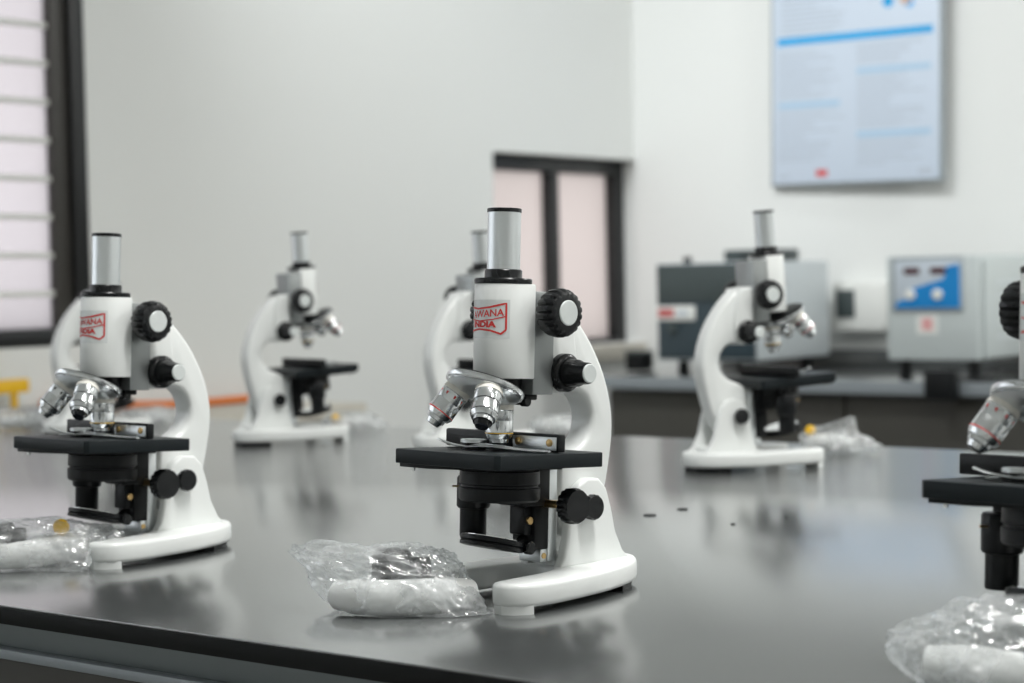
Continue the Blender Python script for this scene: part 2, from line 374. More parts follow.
BODY_R = .0194
def build_microscope():
    root = empty('microscope', (0, 0, 0))
    T = TILT
    # ---- base: horseshoe casting
    half = [(-.121, 0), (-.117, .016), (-.104, .030), (-.082, .041), (-.05, .050), (-.012, .055), (.010, .055), (.024, .0525), (.0325, .0465), (.0365, .038), (.035, .029), (.027, .0255), (.008, .0245), (-.018, .0225), (-.034, .015), (-.040, 0)]
    loop = half + [(x, -y) for x, y in half[-2:0:-1]]
    pts = [tuple(v)[:2] for v in smooth_path([(x, y, 0) for x, y in loop], 3, True)]
    b = MB().prism(pts, .0045, .0205, M['enamel'], .0035, 3, 'XY')
    for sy in (-1, 1):
        fp = [(.0205, .0262), (.027, .0262), (.0345, .0298), (.0360, .038), (.0320, .0460), (.0235, .0520), (.0205, .0528)]
        b.prism([(x, y * sy) for x, y in fp], 0, .0095, M['enamel'], 0, 1, 'XY')
    b.prism([(-.1155, -.012), (-.102, -.027), (-.084, -.035), (-.084, .035), (-.102, .027), (-.1155, .012)], 0, .006, M['black_matt'], 0, 1, 'XY')
    # pillar foot and fork ears
    b.box((-.102, -.0200, .018), (-.042, .0200, .026), M['enamel'], .003)
    ear = [(-.108, .0195), (-.101, .026), (-.094, .040), (-.0905, .056), (-.0855, .071), (-.078, .0785), (-.066, .0795), (-.056, .074), (-.0495, .062), (-.046, .040), (-.042, .026), (-.037, .0195)]
    for sy in (-1, 1):
        y0, y1 = sorted((sy * .0120, sy * .0205))
        b.prism(ear, y0, y1, M['enamel'], .002)
    base = b.build('base', root)
    # ---- arm
    outer = [(-.033, .2035), (-.045, .2030), (-.060, .193), (-.077, .175), (-.091, .153), (-.0990, .130), (-.1005, .110), (-.0970, .085), (-.0920, .065), (-.085, .048), (-.071, .0385), (-.057, .041), (-.049, .050),
             (-.046, .070), (-.0455, .088), (-.052, .095), (-.067, .102), (-.0765, .112), (-.078, .124), (-.072, .136), (-.060, .1415), (-.046, .1395), (-.033, .1395)]
    sp = smooth_path([(x, 0, z) for x, z in outer], 4)
    MB().prism([(v.x, v.z) for v in sp], -.0115, .0115, M['enamel'], .0040, 3).build('arm', root, T)
    # head block carrying the focus slide
    h = MB().prism([(-.0316, .2035), (-.0316, .1395), (-.050, .1395), (-.0570, .150), (-.0575, .165), (-.053, .190), (-.047, .2030)], -.0165, .0165, M['enamel'], .003)
    h.build('arm_head', root, T)
    # ---- knobs on both sides
    for sy in (-1, 1):
        def ax(x, z, y): return Matrix.Translation((x, sy * y, z)) @ Matrix.Rotation(R(-90 * sy), 4, 'X')
        k = MB()
        k.lathe([(.007, 0), (.007, .010)], M['black_matt'], ax(-.0215, .194, .0165))
        k.lathe([(.0120, .007), (.0148, .0085, 1), (.0163, .012, 1), (.0168, .016, 1), (.0166, .020, 1), (.0150, .0235, 1), (.0125, .0245), (.0092, .0248)], M['black'], ax(-.0215, .194, .0165), 72, 18, .09)
        ck = k.build('coarse_focus_knob', root, T)
        MB().lathe([(.0086, .0235), (.0086, .0252), (.0080, .0257), (.002, .0257)], M['cap'], ax(-.0215, .194, .0165), 36).build('knob_cap', ck)
        k = MB()
        k.lathe([(.0130, 0), (.0134, .002), (.0132, .0085), (.0118, .0100), (.0100, .0105)], M['black'], ax(-.0425, .1535, .0125), 48)
        k.lathe([(.0098, .010), (.0100, .011, 1), (.0092, .019, 1), (.0078, .0215), (.0074, .0280), (.0070, .0290), (.0060, .0292)], M['black'], ax(-.0425, .1535, .0125), 72, 24, .04)
        fk = k.build('fine_focus_knob', root, T)
        MB().lathe([(.0066, .0285), (.0066, .0298), (.0060, .0303), (.002, .0303)], M['cap'], ax(-.0425, .1535, .0125), 32).build('knob_cap', fk)
        if sy == 1:      # condenser focus knob
          k = MB()
          k.lathe([(.0028, 0), (.0028, .018)], M['brass'], ax(-.0345, .0635, .008))
          k.lathe([(.0040, .016), (.0040, .024)], M['brass'], ax(-.0345, .0635, .008))
          k.lathe([(.0095, .0225), (.0120, .0240, 1), (.0124, .028, 1), (.0122, .0315, 1), (.0110, .0335), (.004, .0340)], M['black'], ax(-.0345, .0635, .008), 64, 16, .08)
          k.build('condenser_knob', root, T)
        k = MB()
        k.lathe([(.0060, 0), (.0060, .004)], M['satin'], ax(JX + .004, JZ, .0202))
        k.lathe([(.0075, .0035), (.0088, .0045, 1), (.0090, .0085, 1), (.0080, .0098), (.004, .0100)], M['black'], ax(JX + .004, JZ, .0202), 56, 14, .08)
        k.build('tilt_knob', root)
    # ---- body tube (moves with coarse focus)
    def usec(r, xb, n=26):
        return [(xb, -r)] + [(r * math.cos(a), r * math.sin(a)) for a in [R(-90 + 180 * k / n) for k in range(n + 1)]] + [(xb, r)]
    bt = MB().prism(usec(BODY_R, -.0120, 40), .1490, .2130, M['enamel'], .0009, 2, 'XY').build('body_tube', root, T); bt['focus'] = 1
    fs = MB().box((-.0315, -.0183, .1385), (-.0121, .0183, .2085), M['grey_metal'], .0008).box((-.026, -.009, .1345), (-.014, .009, .1386), M['black_matt'], .001).build('focus_slide', root, T); fs['focus'] = 1
    DN = Matrix.Translation((0, 0, -.0014))
    c = MB()
    c.lathe([(.0185, .2142), (.0196, .2148), (.0198, .2172), (.0192, .2182), (.0130, .2185), (.0128, .2190), (.0128, .2235), (.0122, .2243), (.0110, .2244)], M['black'], DN, 56)
    c.build('tube_collar', bt)
    c = MB()
    c.lathe([(.0113, .222), (.0113, .2632)], M['satin'], DN, 56)
    c.lathe([(.0113, .2630), (.0118, .2632), (.0118, .2654), (.0114, .2658), (.0100, .2658), (.0098, .258), (.002, .258)], M['black'], DN, 56)
    c.build('eyepiece_tube', bt)
    # brand label wrapped on the tube; lettering runs round the cylinder
    lab = MB(); r1 = BODY_R + .00015; a_r = R(61.0)          # right edge of the sticker, angle from forward
    def wrap(s, z, r): a = a_r - s / BODY_R; return Vector((r * math.cos(a), r * math.sin(a), z))
    n = 20; sw = .037; z0, z1 = .1760, .2020
    lab.raw([wrap(sw * (1 - k / n) , z, r1) for k in range(n + 1) for z in (z0, z1)], [(2 * k, 2 * k + 2, 2 * k + 3, 2 * k + 1) for k in range(n)], M['sticker'])
    lo = lab.build('maker_label', bt, recalc=False)
    lt = MB(); r2 = BODY_R + .0004
    def line(p, w=.0010, flat=False):
        pp = []
        for q in range(len(p) - 1):
            for k in range(8):
                t = k / 8; pp.append((p[q][0] + (p[q + 1][0] - p[q][0]) * t, p[q][1] + (p[q + 1][1] - p[q][1]) * t))
        pp.append(p[-1])
        vs = []
        for k, q in enumerate(pp):
            a_, b_ = pp[max(0, k - 1)], pp[min(len(pp) - 1, k + 1)]
            d = Vector((b_[0] - a_[0], b_[1] - a_[1])).normalized(); nn = Vector((-d.y, d.x)) * w / 2
            vs += [wrap(q[0] + nn.x, q[1] + nn.y, r2), wrap(q[0] - nn.x, q[1] - nn.y, r2)]
        lt.raw(vs, [(2 * k, 2 * k + 1, 2 * k + 3, 2 * k + 2) for k in range(len(pp) - 1)], M['red'], False)
    # s runs leftwards from the right edge of the sticker
    E = .0026
    line([(.034, .1970), (.024, .1958), (.014, .1968), (E, .1995), (E, .1818)], .0013)
    line([(E, .1818), (.0060, .1790), (.013, .1812), (.022, .1822), (.034, .1808)], .0013)
    line([(.034, .1888), (.022, .1876), (.012, .1886), (E, .1908)], .0008)
    for txt, sz, s0, zb, slope, bold, sx in (('AWANA', .0066, .0042, .1914, .085, .00013, 1.02), ('INDIA', .0054, .0098, .1836, 0.0, .00030, 1.36)):
        vs, fs = text_mesh(txt, sz, bold, sx)
        lt.raw([wrap(s0 - v.x, zb + v.y + slope * min(0, v.x + .02) * .0 + slope * v.x * .9, r2) for v in vs], fs, M['red'], False)
    lt.build('printed_lettering', bt, recalc=False)
    # ---- nosepiece with three objectives
    t = R(21.5)
    axn = Vector((math.sin(t), 0, -math.cos(t))); e1 = Vector((-math.cos(t), 0, -math.sin(t))); e2 = Vector((0, 1, 0))
    cen = Vector((.0157, 0, .1424))
    NM = Matrix(((e1.x, e2.x, axn.x, cen.x), (e1.y, e2.y, axn.y, cen.y), (e1.z, e2.z, axn.z, cen.z), (0, 0, 0, 1)))
    npz = MB()
    npz.lathe([(.010, -.0045), (.0256, -.0040), (.0270, -.0030), (.0272, -.0004), (.0266, .0008), (.0252, .0016), (.0240, .0030), (.0150, .0072), (.006, .0076)], M['satin'], NM, 64,
              mats=[M['black_matt'], M['black_matt'], M['chrome'], M['chrome'], M['chrome'], M['satin'], M['satin'], M['satin']])
    npz.lathe([(.013, .1415), (.0145, .1492)], M['black_matt'], None, 32)
    no = npz.build('nosepiece', root, T); no['focus'] = 1
    npk = MB().box((-.0205, -.004, .1310), (-.0135, .004, .1400), M['black_matt'], .001).cyl((-.017, .003, .1335), (-.017, .009, .1335), .0035, M['black'], bev=.0006).build('focus_stop', root, T); npk['focus'] = 1
    for k, (band, tip) in enumerate((('yellow_ring', 'chrome'), ('black', 'black'), ('red', 'chrome'))):
        ph = R((0, 120, 240)[k])
        dirv = axn * math.cos(t) + (e1 * math.cos(ph) + e2 * math.sin(ph)) * math.sin(t)
        pos = cen + axn * .003 + (e1 * math.cos(ph) + e2 * math.sin(ph)) * .0168
        OM = Matrix.Translation(pos) @ dirv.to_track_quat('Z', 'Y').to_matrix().to_4x4()
        m_ = M[band]; ch = M['chrome']; bl = M['black']; tp = M[tip]
        prof = [(.0072, -.002), (.0092, .0005), (.0098, .0055), (.0094, .0060), (.0094, .0125), (.0093, .0127), (.0093, .0133), (.0094, .0135), (.0094, .0208), (.0096, .0210), (.0096, .0218), (.0092, .0228), (.0080, .0250), (.0068, .0254), (.0066, .0278), (.0058, .0282), (.0044, .0312), (.0028, .0314)]
        wr = M['white_ring']; bk = m_ if band == 'black' else ch
        mats = [wr, wr, ch, ch, bk, bk, bk, ch, ch, m_, ch, ch, ch, ch, tp, tp, M['glass_dark']]
        o = MB(); o.lathe(prof, ch, OM, 40, mats=mats)
        ob = o.build('objective_lens', no)
        if band == 'red': ob['label'] = 'objective with red ring and red print'
        elif band == 'yellow_ring': ob['label'] = 'objective with yellow ring pointing straight down'
        if band == 'red':      # short red engraving marks around the barrel
            e = MB()
            for q in range(9):
                aa = R(q * 40)
                rr = .00945
                f0 = OM @ Vector((rr * math.cos(aa), rr * math.sin(aa), .0085)); 
                vs = [OM @ Vector((rr * math.cos(aa + da), rr * math.sin(aa + da), zz)) for da, zz in ((-.09, .0075), (.09, .0075), (.05, .0098 - .0006 * (q % 3)), (-.05, .0098))]
                e.raw(vs, [(0, 1, 2, 3)], M['red'], False)
            for f in []: pass
            me = e.build('tmp', None); 
            # join marks into the objective mesh
            bm = bmesh.new(); bm.from_mesh(ob.data); n0 = len(bm.faces); bm.from_mesh(me.data); bm.faces.ensure_lookup_table()
            ri = list(ob.data.materials).index(M['red'])
            for f in bm.faces[n0:]: f.material_index = ri
            bm.to_mesh(ob.data); bm.free(); d_ = me.data; bpy.data.objects.remove(me); bpy.data.meshes.remove(d_)
    T2 = T @ Matrix.Translation((0, 0, .0021))
    # ---- stage
    s = MB()
    ch_ = .003
    sq = [(.0515, -.0515 + ch_), (.0515 , .0515 - ch_), (.0515 - ch_, .0515), (-.0495 + ch_, .0515), (-.0495, .0515 - ch_), (-.0495, -.0515 + ch_), (-.0495 + ch_, -.0515), (.0515 - ch_, -.0515)]
    s.prism(sq, .0885, .0982, M['stage'], .0006, 2, 'XY', smooth=False)
    s.prism([(.049, -.047), (.049, -.020), (.030, .020), (-.03, .03), (-.03, -.047)], .0860, .0886, M['black_matt'], 0, 1, 'XY')
    s.lathe([(.0016, .0835), (.0016, .0862)], M['chrome'], Matrix.Translation((.043, -.040, 0)), 12)
    st = s.build('stage', root, T2)
    b = MB().box((-.0165, -.066, .0985), (-.0095, .0460, .1105), M['black_matt'], .0012)
    b.box((-.0095, .0035, .0998), (-.0083, .0445, .1086), M['satin'], .0003)
    for y in (.0090, .0390): b.lathe([(.0026, -.0001), (.0026, .0010), (.0018, .0014)], M['brass'], Matrix.Translation((-.0083, y, .1048)) @ Matrix.Rotation(R(90), 4, 'Y'), 14)
    b.build('slide_holder', st)
    MB().lathe([(.0085, .0981), (.0085, .1028), (.0088, .1030), (.0088, .1050), (.0080, .1054), (.002, .1054)], M['black'], Matrix.Translation((.010, -.016, 0)), 30, mats=[M['black'], M['black'], M['satin'], M['satin'], M['satin']]).build('clip_screw', st)
    for pth in ([(.026, -.034, .1050), (.023, -.026, .1022), (.019, -.012, .1005), (.016, .004, .1012), (.010, .020, .1003), (.004, .036, .0996), (.000, .047, .0996)],
                [(.020, -.030, .0994), (.017, -.022, .1000), (.013, -.004, .1022), (.007, .012, .1012), (.001, .026, .0998), (-.004, .040, .0996)]):
        MB().tube(smooth_path(pth, 4), .0027, M['satin'], 10, True, .28).build('stage_clip', st)
    # ---- under the stage
    c = MB()
    c.lathe([(.0235, .0885), (.0235, .0850), (.0272, .0845), (.0275, .0760), (.0262, .0752), (.0262, .0738), (.0278, .0732), (.0276, .0655), (.0262, .0640), (.020, .0636)], M['black_matt'], None, 48)
    c.box((-.037, -.0120, .0600), (-.010, .0120, .0880), M['black_matt'], .0012)
    c.box((-.0375, -.0110, .0300), (-.0235, .0110, .0620), M['black_matt'], .0012)
    c.box((-.0250, -.0075, .0400), (-.0170, .0075, .0605), M['black_matt'], .0012)
    c.cyl((-.021, .0070, .050), (-.021, .0095, .050), .0026, M['brass'], seg=14)
    c.build('condenser', root, T2)
    c = MB()
    c.lathe([(.0055, .0885), (.0055, .0790), (.0108, .0785), (.0118, .0770), (.0118, .0575), (.0108, .0560), (.0094, .0556), (.0094, .0368), (.0088, .0358), (.003, .0356)], M['black_matt'], Matrix.Translation((-.012, -.0385, 0)), 36)
    c.box((-.018, -.032, .064), (-.006, -.020, .0675), M['black_matt'], .0008)
    c.tube([(-.004, -.038, .0715), (.003, -.044, .0712)], .0008, M['brass'], 6)
    c.build('filter_holder', root, T2)
    nn = Vector((-.2, 0, 1)).normalized()
    MMx = Matrix.Translation((.006, 0, .0355)) @ nn.to_track_quat('Z', 'Y').to_matrix().to_4x4()
    c = MB().lathe([(.0195, -.0036), (.0218, -.0032), (.0220, -.0010), (.0212, -.0004), (.0220, .0004), (.0220, .0030), (.0208, .0036), (.0195, .0036)], M['black_matt'], MMx, 48)
    c.cyl((-.0155, .0, .0315), (-.030, 0, .0400), .0040, M['black_matt'])
    c.cyl((-.010, .0165, .0330), (-.010, .0225, .0330), .0045, M['black'], bev=.001)
    mr = c.build('mirror', root, T2)
    MB().lathe([(.0193, .0036), (.0193, .0040), (.002, .0040)], M['mirror'], MMx, 40).build('mirror_glass', mr)
    r = MB().box((-.0445, -.0110, .0215), (-.0365, .0110, .0900), M['satin'], .0006)
    r.box((-.0470, -.0095, .0215), (-.0440, .0095, .0900), M['enamel'], .0006)
    r.box((-.0365, -.0105, .0210), (-.0300, .0105, .0300), M['satin'], .0006)
    r.cyl((-.033, .0100, .0255), (-.033, .0112, .0255), .0020, M['brass'], seg=14)
    r.build('condenser_rack', root, T2)
    return root

def kids(o): return [c for c in bpy.data.objects if c.parent == o]
def copy_tree(o, parent=None):
    c = o.copy(); COL.objects.link(c)
    if parent: c.parent = parent; c.matrix_parent_inverse = o.matrix_parent_inverse.copy(); c.matrix_local = o.matrix_local.copy()
    for ch in kids(o): copy_tree(ch, c)
    return c
scope = build_microscope()
bpy.context.view_layer.update()

# tube axis column in the photo, distance, heading of the forward axis, how far the tube is racked up, label
def scope_at(px, d):
    p = EYE + ray(px, 400) * (d / ray(px, 400).y); return Vector((p.x, p.y, TZ))
SC = [
    (496.5, 1.285, 224, 0, 'white microscope in sharp focus in the centre foreground of the table'),
    (99.5, 1.525, 227, 0, 'white microscope at the left end of the near row, beside the left foreground bag'),
    (1051, 1.02, 224, 0, 'microscope cut off by the right border, nearest to the camera'),
    (776, 2.17, 26, .024, 'blurred white microscope on the far table edge in front of the grey bench machines'),
    (311, 2.66, 36, .024, 'blurred white microscope on the far table edge against the bare wall, left of centre'),
    (491, 2.50, 40, .016, 'blurred microscope mostly hidden behind the sharp central microscope'),
    (116, 2.90, 42, .006, 'blurred microscope mostly hidden behind the left foreground microscope'),
]
todo = [scope] + [copy_tree(scope) for _ in SC[1:]]
for o, (px, d, yaw, rise, lab) in zip(todo, SC):
    o.location = scope_at(px, d); o.rotation_euler = (0, 0, R(yaw))
    tag(o, lab, 'microscope', 'student microscopes on the lab table')
    for c in kids(o):
        if 'focus' in c.keys():
            if rise: c.matrix_local = TILT @ Matrix.Translation((0, 0, rise))
            del c['focus']
    if o == todo[1]:          # its limb sits a little lower in the fork
        for c in kids(o):
            if not c.name.startswith(('base', 'tilt_knob')): c.matrix_local = Matrix.Translation((0, 0, -.0042)) @ c.matrix_local
    if o == todo[1]:          # this one carries no red ring
        for c in kids(o):
            for g in kids(c):
                for sl in g.material_slots:
                    if g.name.startswith('objective_lens') and sl.material == M['red']:
                        sl.link = 'OBJECT'; sl.material = M['black']
                        if 'label' in g.keys(): g['label'] = 'objective with plain dark ring'

# ------------------------------------------------------------------ bags of accessories
def film(lobes, tails, seed, size):
    """crumpled clear bag: a lumpy pillow with gathered ends, local metres"""
    b = bmesh.new(); bmesh.ops.create_icosphere(b, subdivisions=6, radius=1)
    off = Vector((seed * 7.3, seed * 3.1, seed * 1.7))
    for v in b.verts:
        d = v.co.normalized(); p = d.copy()
        # squarish pillow
        sx, sy, sz = size
        e = lambda t, k: math.copysign(abs(t) ** k, t)
        q = Vector((e(p.x, .75) * sx, e(p.y, .75) * sy, e(p.z, .8) * sz))
        for (tx, ty, tz, w, L) in tails:
            td = Vector((tx, ty, tz)).normalized(); c = max(0, d.dot(td))
            q += Vector((tx, ty, tz)) * (L * c ** w)
        n1 = noise.noise(d * 1.9 + off); n2 = 1 - abs(noise.noise(d * 4.3 + off * 2)) * 2; n3 = 1 - abs(noise.noise(d * 9 + off)) * 2
        k = n1 * .16 + n2 * .09 + n3 * .045
        q *= 1 + k
        for lx, ly, lz, lr, lh in lobes:
            w = math.exp(-((q.x - lx) ** 2 + (q.y - ly) ** 2) / lr ** 2); 
            if q.z > 0: q.z += lh * w
        v.co = q
    zb = -size[2] * .62
    for v in b.verts:
        if v.co.z < zb: v.co.z = zb - .0006 * noise.noise(v.co * 60)
        v.co.z -= zb - .0012
    for f in b.faces: f.smooth = True
    return b

def eyepiece(loc, axis, label, grp, L=.026, r=.0145):
    mb = MB(); q = Vector(axis).normalized()
    root = empty('eyepiece', loc); root.rotation_mode = 'QUATERNION'; root.rotation_quaternion = q.to_track_quat('Z', 'Y')
    tag(root, label, 'eyepiece', grp)
    mb.lathe([(r * .8, 0), (r, .002, 1), (r, L * .55, 1), (r * .93, L * .6, 1), (r * .93, L * .75, 1), (r * .8, L * .8), (r * .5, L * .82)], M['black'], None, 60, 20, .05); mb.build('housing', root)
    MB().lathe([(r * .55, L * .80), (r * .55, L * 1.25), (r * .50, L * 1.27)], M['black_matt'], None, 32).build('barrel', root)
    return root

def wrap_roll(path, r, label, grp, seed):
    sm = smooth_path(path, 5); n = len(sm)
    rr = [r * (0.55 + .45 * math.sin(math.pi * min(1, max(.12, (k + 1) / (n + 1)))) ** .5) * (1 + .10 * noise.noise(Vector((k * .5, seed, 0)))) for k in range(n)]
    o = MB().tube(sm, rr, M['foam'], 18).build('foam_roll'); tag(o, label, 'foam padding', grp)
    return origin_to(o, sm[0])

def bag(px, py, rot, size, tails, seed, where, lobes=(), contents=True, pieces=()):
    base = on_z(px, py); mx = Matrix.Translation(base) @ Matrix.Rotation(rot, 4, 'Z')
    b = film(lobes, tails, seed, size)
    mb = MB(); mb._take(b, M['film'], None, True)
    o = mb.build('plastic_bag', sharp=180); o.matrix_world = mx
    tag(o, 'crumpled clear plastic bag ' + where, 'bag', 'plastic bags of microscope accessories')
    for p in pieces:
        kind = p[0]
        if kind == 'roll': wrap_roll([mx @ Vector(q) for q in p[1]], p[2], 'white foam roll inside the plastic bag ' + where, 'foam rolls in the bags', seed)
        if kind == 'eye': eyepiece(mx @ Vector(p[1]), mx.to_3x3() @ Vector(p[2]), 'black eyepiece inside the plastic bag ' + where, 'eyepieces in the bags', *p[3:])
        if kind == 'yellow':
            c = MB().lathe([(.004, 0), (.0062, .001), (.0062, .006), (.0045, .007)], M['yellow'], None, 24).build('bottle_cap')
            c.matrix_world = mx @ Matrix.Translation(p[1]) @ Matrix.Rotation(R(70), 4, 'X'); tag(c, 'small yellow cap inside the plastic bag ' + where, 'cap', 'yellow caps in the bags')
    return o

bag(403, 610, 0, (.038, .034, .0235), [(-1, .15, .42, 4, .030), (1, -.35, -.35, 16, .020), (.5, -.6, -.3, 22, .008)], 1.0, 'in front of the central microscope',
    lobes=[(.002, 0, 0, .03, .003)],
    pieces=[('roll', [(-.042, -.010, .013), (-.03, -.018, .0125), (.0, -.022, .012), (.028, -.018, .0125), (.046, -.006, .012)], .0118),
            ('eye', (-.018, .004, .027), (1, -.15, .02), .029, .0142)])
bag(32, 567, R(8), (.052, .032, .022), [(1, .35, .12, 12, .012), (.45, -.8, -.25, 18, .014), (-1, 0, .1, 10, .02)], 2.0, 'at the left border beside the left foreground microscope',
    pieces=[('roll', [(-.044, -.012, .012), (-.015, -.016, .0115), (.012, -.008, .013), (.030, .002, .015), (.040, .006, .013)], .0110),
            ('eye', (-.030, .004, .0245), (1, -.1, 0), .020, .0125), ('yellow', (.024, -.002, .030))])
bag(1022, 694, R(-8), (.050, .036, .028), [(-1, .1, .12, 10, .012), (1, 0, .3, 10, .03)], 3.0, 'at the bottom right corner of the table',
    pieces=[('roll', [(-.048, -.010, .017), (-.030, -.016, .0165), (.0, -.022, .013), (.026, -.03, .012)], .0120),
            ('eye', (.002, -.004, .024), (1, -.35, 0), .024, .0130)])
bag(832, 452, R(-18), (.034, .030, .018), [(.3, .1, .7, 14, .018), (1, -.2, -.1, 10, .022)], 4.0, 'beside the blurred right-hand microscope',
    pieces=[('roll', [(-.026, -.010, .012), (0, -.014, .013), (.028, -.012, .010)], .010), ('yellow', (-.024, -.008, .026))])
bag(350, 430, R(10), (.036, .030, .016), [(1, 0, -.1, 10, .020)], 5.0, 'beside the far microscope left of centre',
    pieces=[('roll', [(-.026, -.010, .011), (0, -.014, .012), (.028, -.012, .010)], .009), ('yellow', (-.022, -.012, .018))])
bag(556, 434, R(-5), (.034, .028, .016), [(1, 0, .1, 10, .014)], 6.0, 'behind the arm of the central microscope',
    pieces=[('roll', [(-.026, -.010, .011), (0, -.014, .012), (.026, -.012, .010)], .010)])
bag(150, 424, R(5), (.046, .030, .016), [(1, 0, .1, 10, .014)], 7.0, 'behind the arm of the left foreground microscope',
    pieces=[('roll', [(-.030, -.010, .011), (0, -.014, .012), (.030, -.012, .010)], .010)])
bag(30, 428, R(0), (.060, .034, .018), [(1, 0, .1, 10, .020)], 8.0, 'at the left border on the far table edge',
    pieces=[('roll', [(-.040, -.010, .011), (0, -.014, .012), (.034, -.012, .010)], .010)])

# specks on the table top
for k, (x, y, r) in enumerate(((650, 515.5, .0062), (682.5, 509.5, .0052), (733, 524.5, .0022), (786, 517, .0018))):
    p = on_z(x, y)
    o = MB().lathe([(r * .9, 0), (r, .0003), (r * .95, .0009), (r * .6, .0011)], M['black_matt'], None, 24).build('rubber_disc'); o.location = p + Vector((0, 0, .0001))
    tag(o, ['larger black disc lying flat on the table right of the central microscope', 'black disc lying flat on the table, right of the larger disc', 'tiny black crumb on the bare table in front of the blurred right-hand microscope', 'tiniest dark crumb on the table, farthest right of the specks'][k], 'speck', 'black specks on the table')

# ------------------------------------------------------------------ counter on the poster wall
CB = WALL_B - .65
CZ = sum(on_plane(x, y, eB * CB, eB).z for x, y in ((640, 376), (900, 382))) / 2
print('counter z', CZ)
def hit_b(x, y, b): return ab(on_plane(x, y, eB * b, eB))
def counter():
    root = empty('wall_counter', P(.9, (CB + WALL_B) / 2, 0), -PHI)
    tag(root, 'dark-topped wall counter with grey edge under the poster', 'counter')
    def add(mb, n):
        o = mb.build(n, root); o.data.transform(Matrix.Translation((-.9, -(CB + WALL_B) / 2, 0))); return o
    a0, a1 = hit_b(600, 382, CB)[0], A1 - .003
    add(MB().box((a0, CB + .01, CZ - .03), (a1, WALL_B - .003, CZ), M['table'], .002), 'worktop')
    add(MB().box((a0, CB - .004, CZ - .034), (a1, CB + .0099, CZ - .001), M['grey_edge'], .002), 'worktop_edge')
    n = 9
    add(MB().box((a0, CB + .06, .08), (a1, WALL_B - .003, CZ - .0305), M['dark_panel']), 'carcass')
    for k in range(n):
        w = (a1 - a0) / n
        add(MB().box((a0 + k * w + .004, CB + .04, .10), (a0 + (k + 1) * w - .004, CB + .0599, CZ - .04), M['dark_panel'], .002), 'cupboard_door')
    add(MB().box((a0, CB + .10, 0), (a1, WALL_B - .003, .08), M['black_matt']), 'plinth')
    add(MB().box((a0, WALL_B - .02, CZ), (a1, WALL_B - .003, CZ + .05), M['table'], .002), 'upstand')
counter()

def room_thing(name, a, b, z, label, cat, rz=0, group=None):
    o = empty(name, P(a, b, z), -PHI + rz); tag(o, label, cat, group); return o

# machine with dark front and pale side
def dark_machine():
    bF = CB + .12
    aL = hit_b(657, 300, bF)[0]
    mF = Vector((.55, -.1))
    # orientation: front face turned to the left, pale side faces right
    rz = 0
    zt = hit_b(690, 263, bF)[2]
    root = room_thing('dark_fronted_machine', aL, bF, CZ, 'grey bench machine with dark slate front and red-and-white badge under the poster wall', 'machine', rz)
    H = zt - CZ; wF = hit_b(757, 300, bF)[0] - aL; D = .40
    W2 = wF
    f = .045
    MB().box((0, .0001, f - .006), (wF, D, H), M['machine_side'], .006).build('cabinet', root)
    fr = MB().box((.004, -.004, f), (wF - .004, 0, H - .003), M['machine_dark'], .0015).build('front_panel', root)
    MB().box((.006, -.008, f + (H - f) * .60), (wF - .006, -.0041, H - .008), M['machine_top'], .001).build('upper_panel', root)
    bd = MB()
    z0, z1 = f + (H - f) * .40, f + (H - f) * .555
    bd.box((.004, -.010, z0), (.13, -.0045, z1), M['white_plastic'], .0025)
    bd.box((.010, -.0108, z0 + .010), (.062, -.0099, z1 - .008), M['badge_red']).box((.07, -.0108, z0 + .014), (.11, -.0099, z1 - .014), M['panel_grey'])
    bd.build('badge', root)
    MB().cyl((.055, -.004, f + .085), (.055, -.016, f + .085), .014, M['machine_top'], bev=.002).build('dial', root)
    MB().cyl((.065, .06, H), (.065, .06, H + .018), .012, M['black']).build('vent_cap', root)
    for x in (.06, W2 - .05):
        for y in (.04, D - .05):
            MB().lathe([(.016, 0), (.018, .004), (.014, f)], M['black_matt'], Matrix.Translation((x, y, 0)), 16).build('foot', root)
    # dark box standing on top
    t = room_thing('black_case', 0, 0, 0, 'flat black case lying on top of the dark-fronted machine', 'case', rz)
    t.location = root.location + Matrix.Rotation(-PHI + rz, 3, 'Z') @ Vector((wF - .10, .20, H + .0005))
    MB().box((-.09, -.06, 0), (.085, .06, .034), M['machine_top'], .006).build('body', t)
    MB().box((-.03, -.070, .010), (.03, -.0601, .018), M['black_matt'], .002).build('handle', t)
    return root
dark_machine()

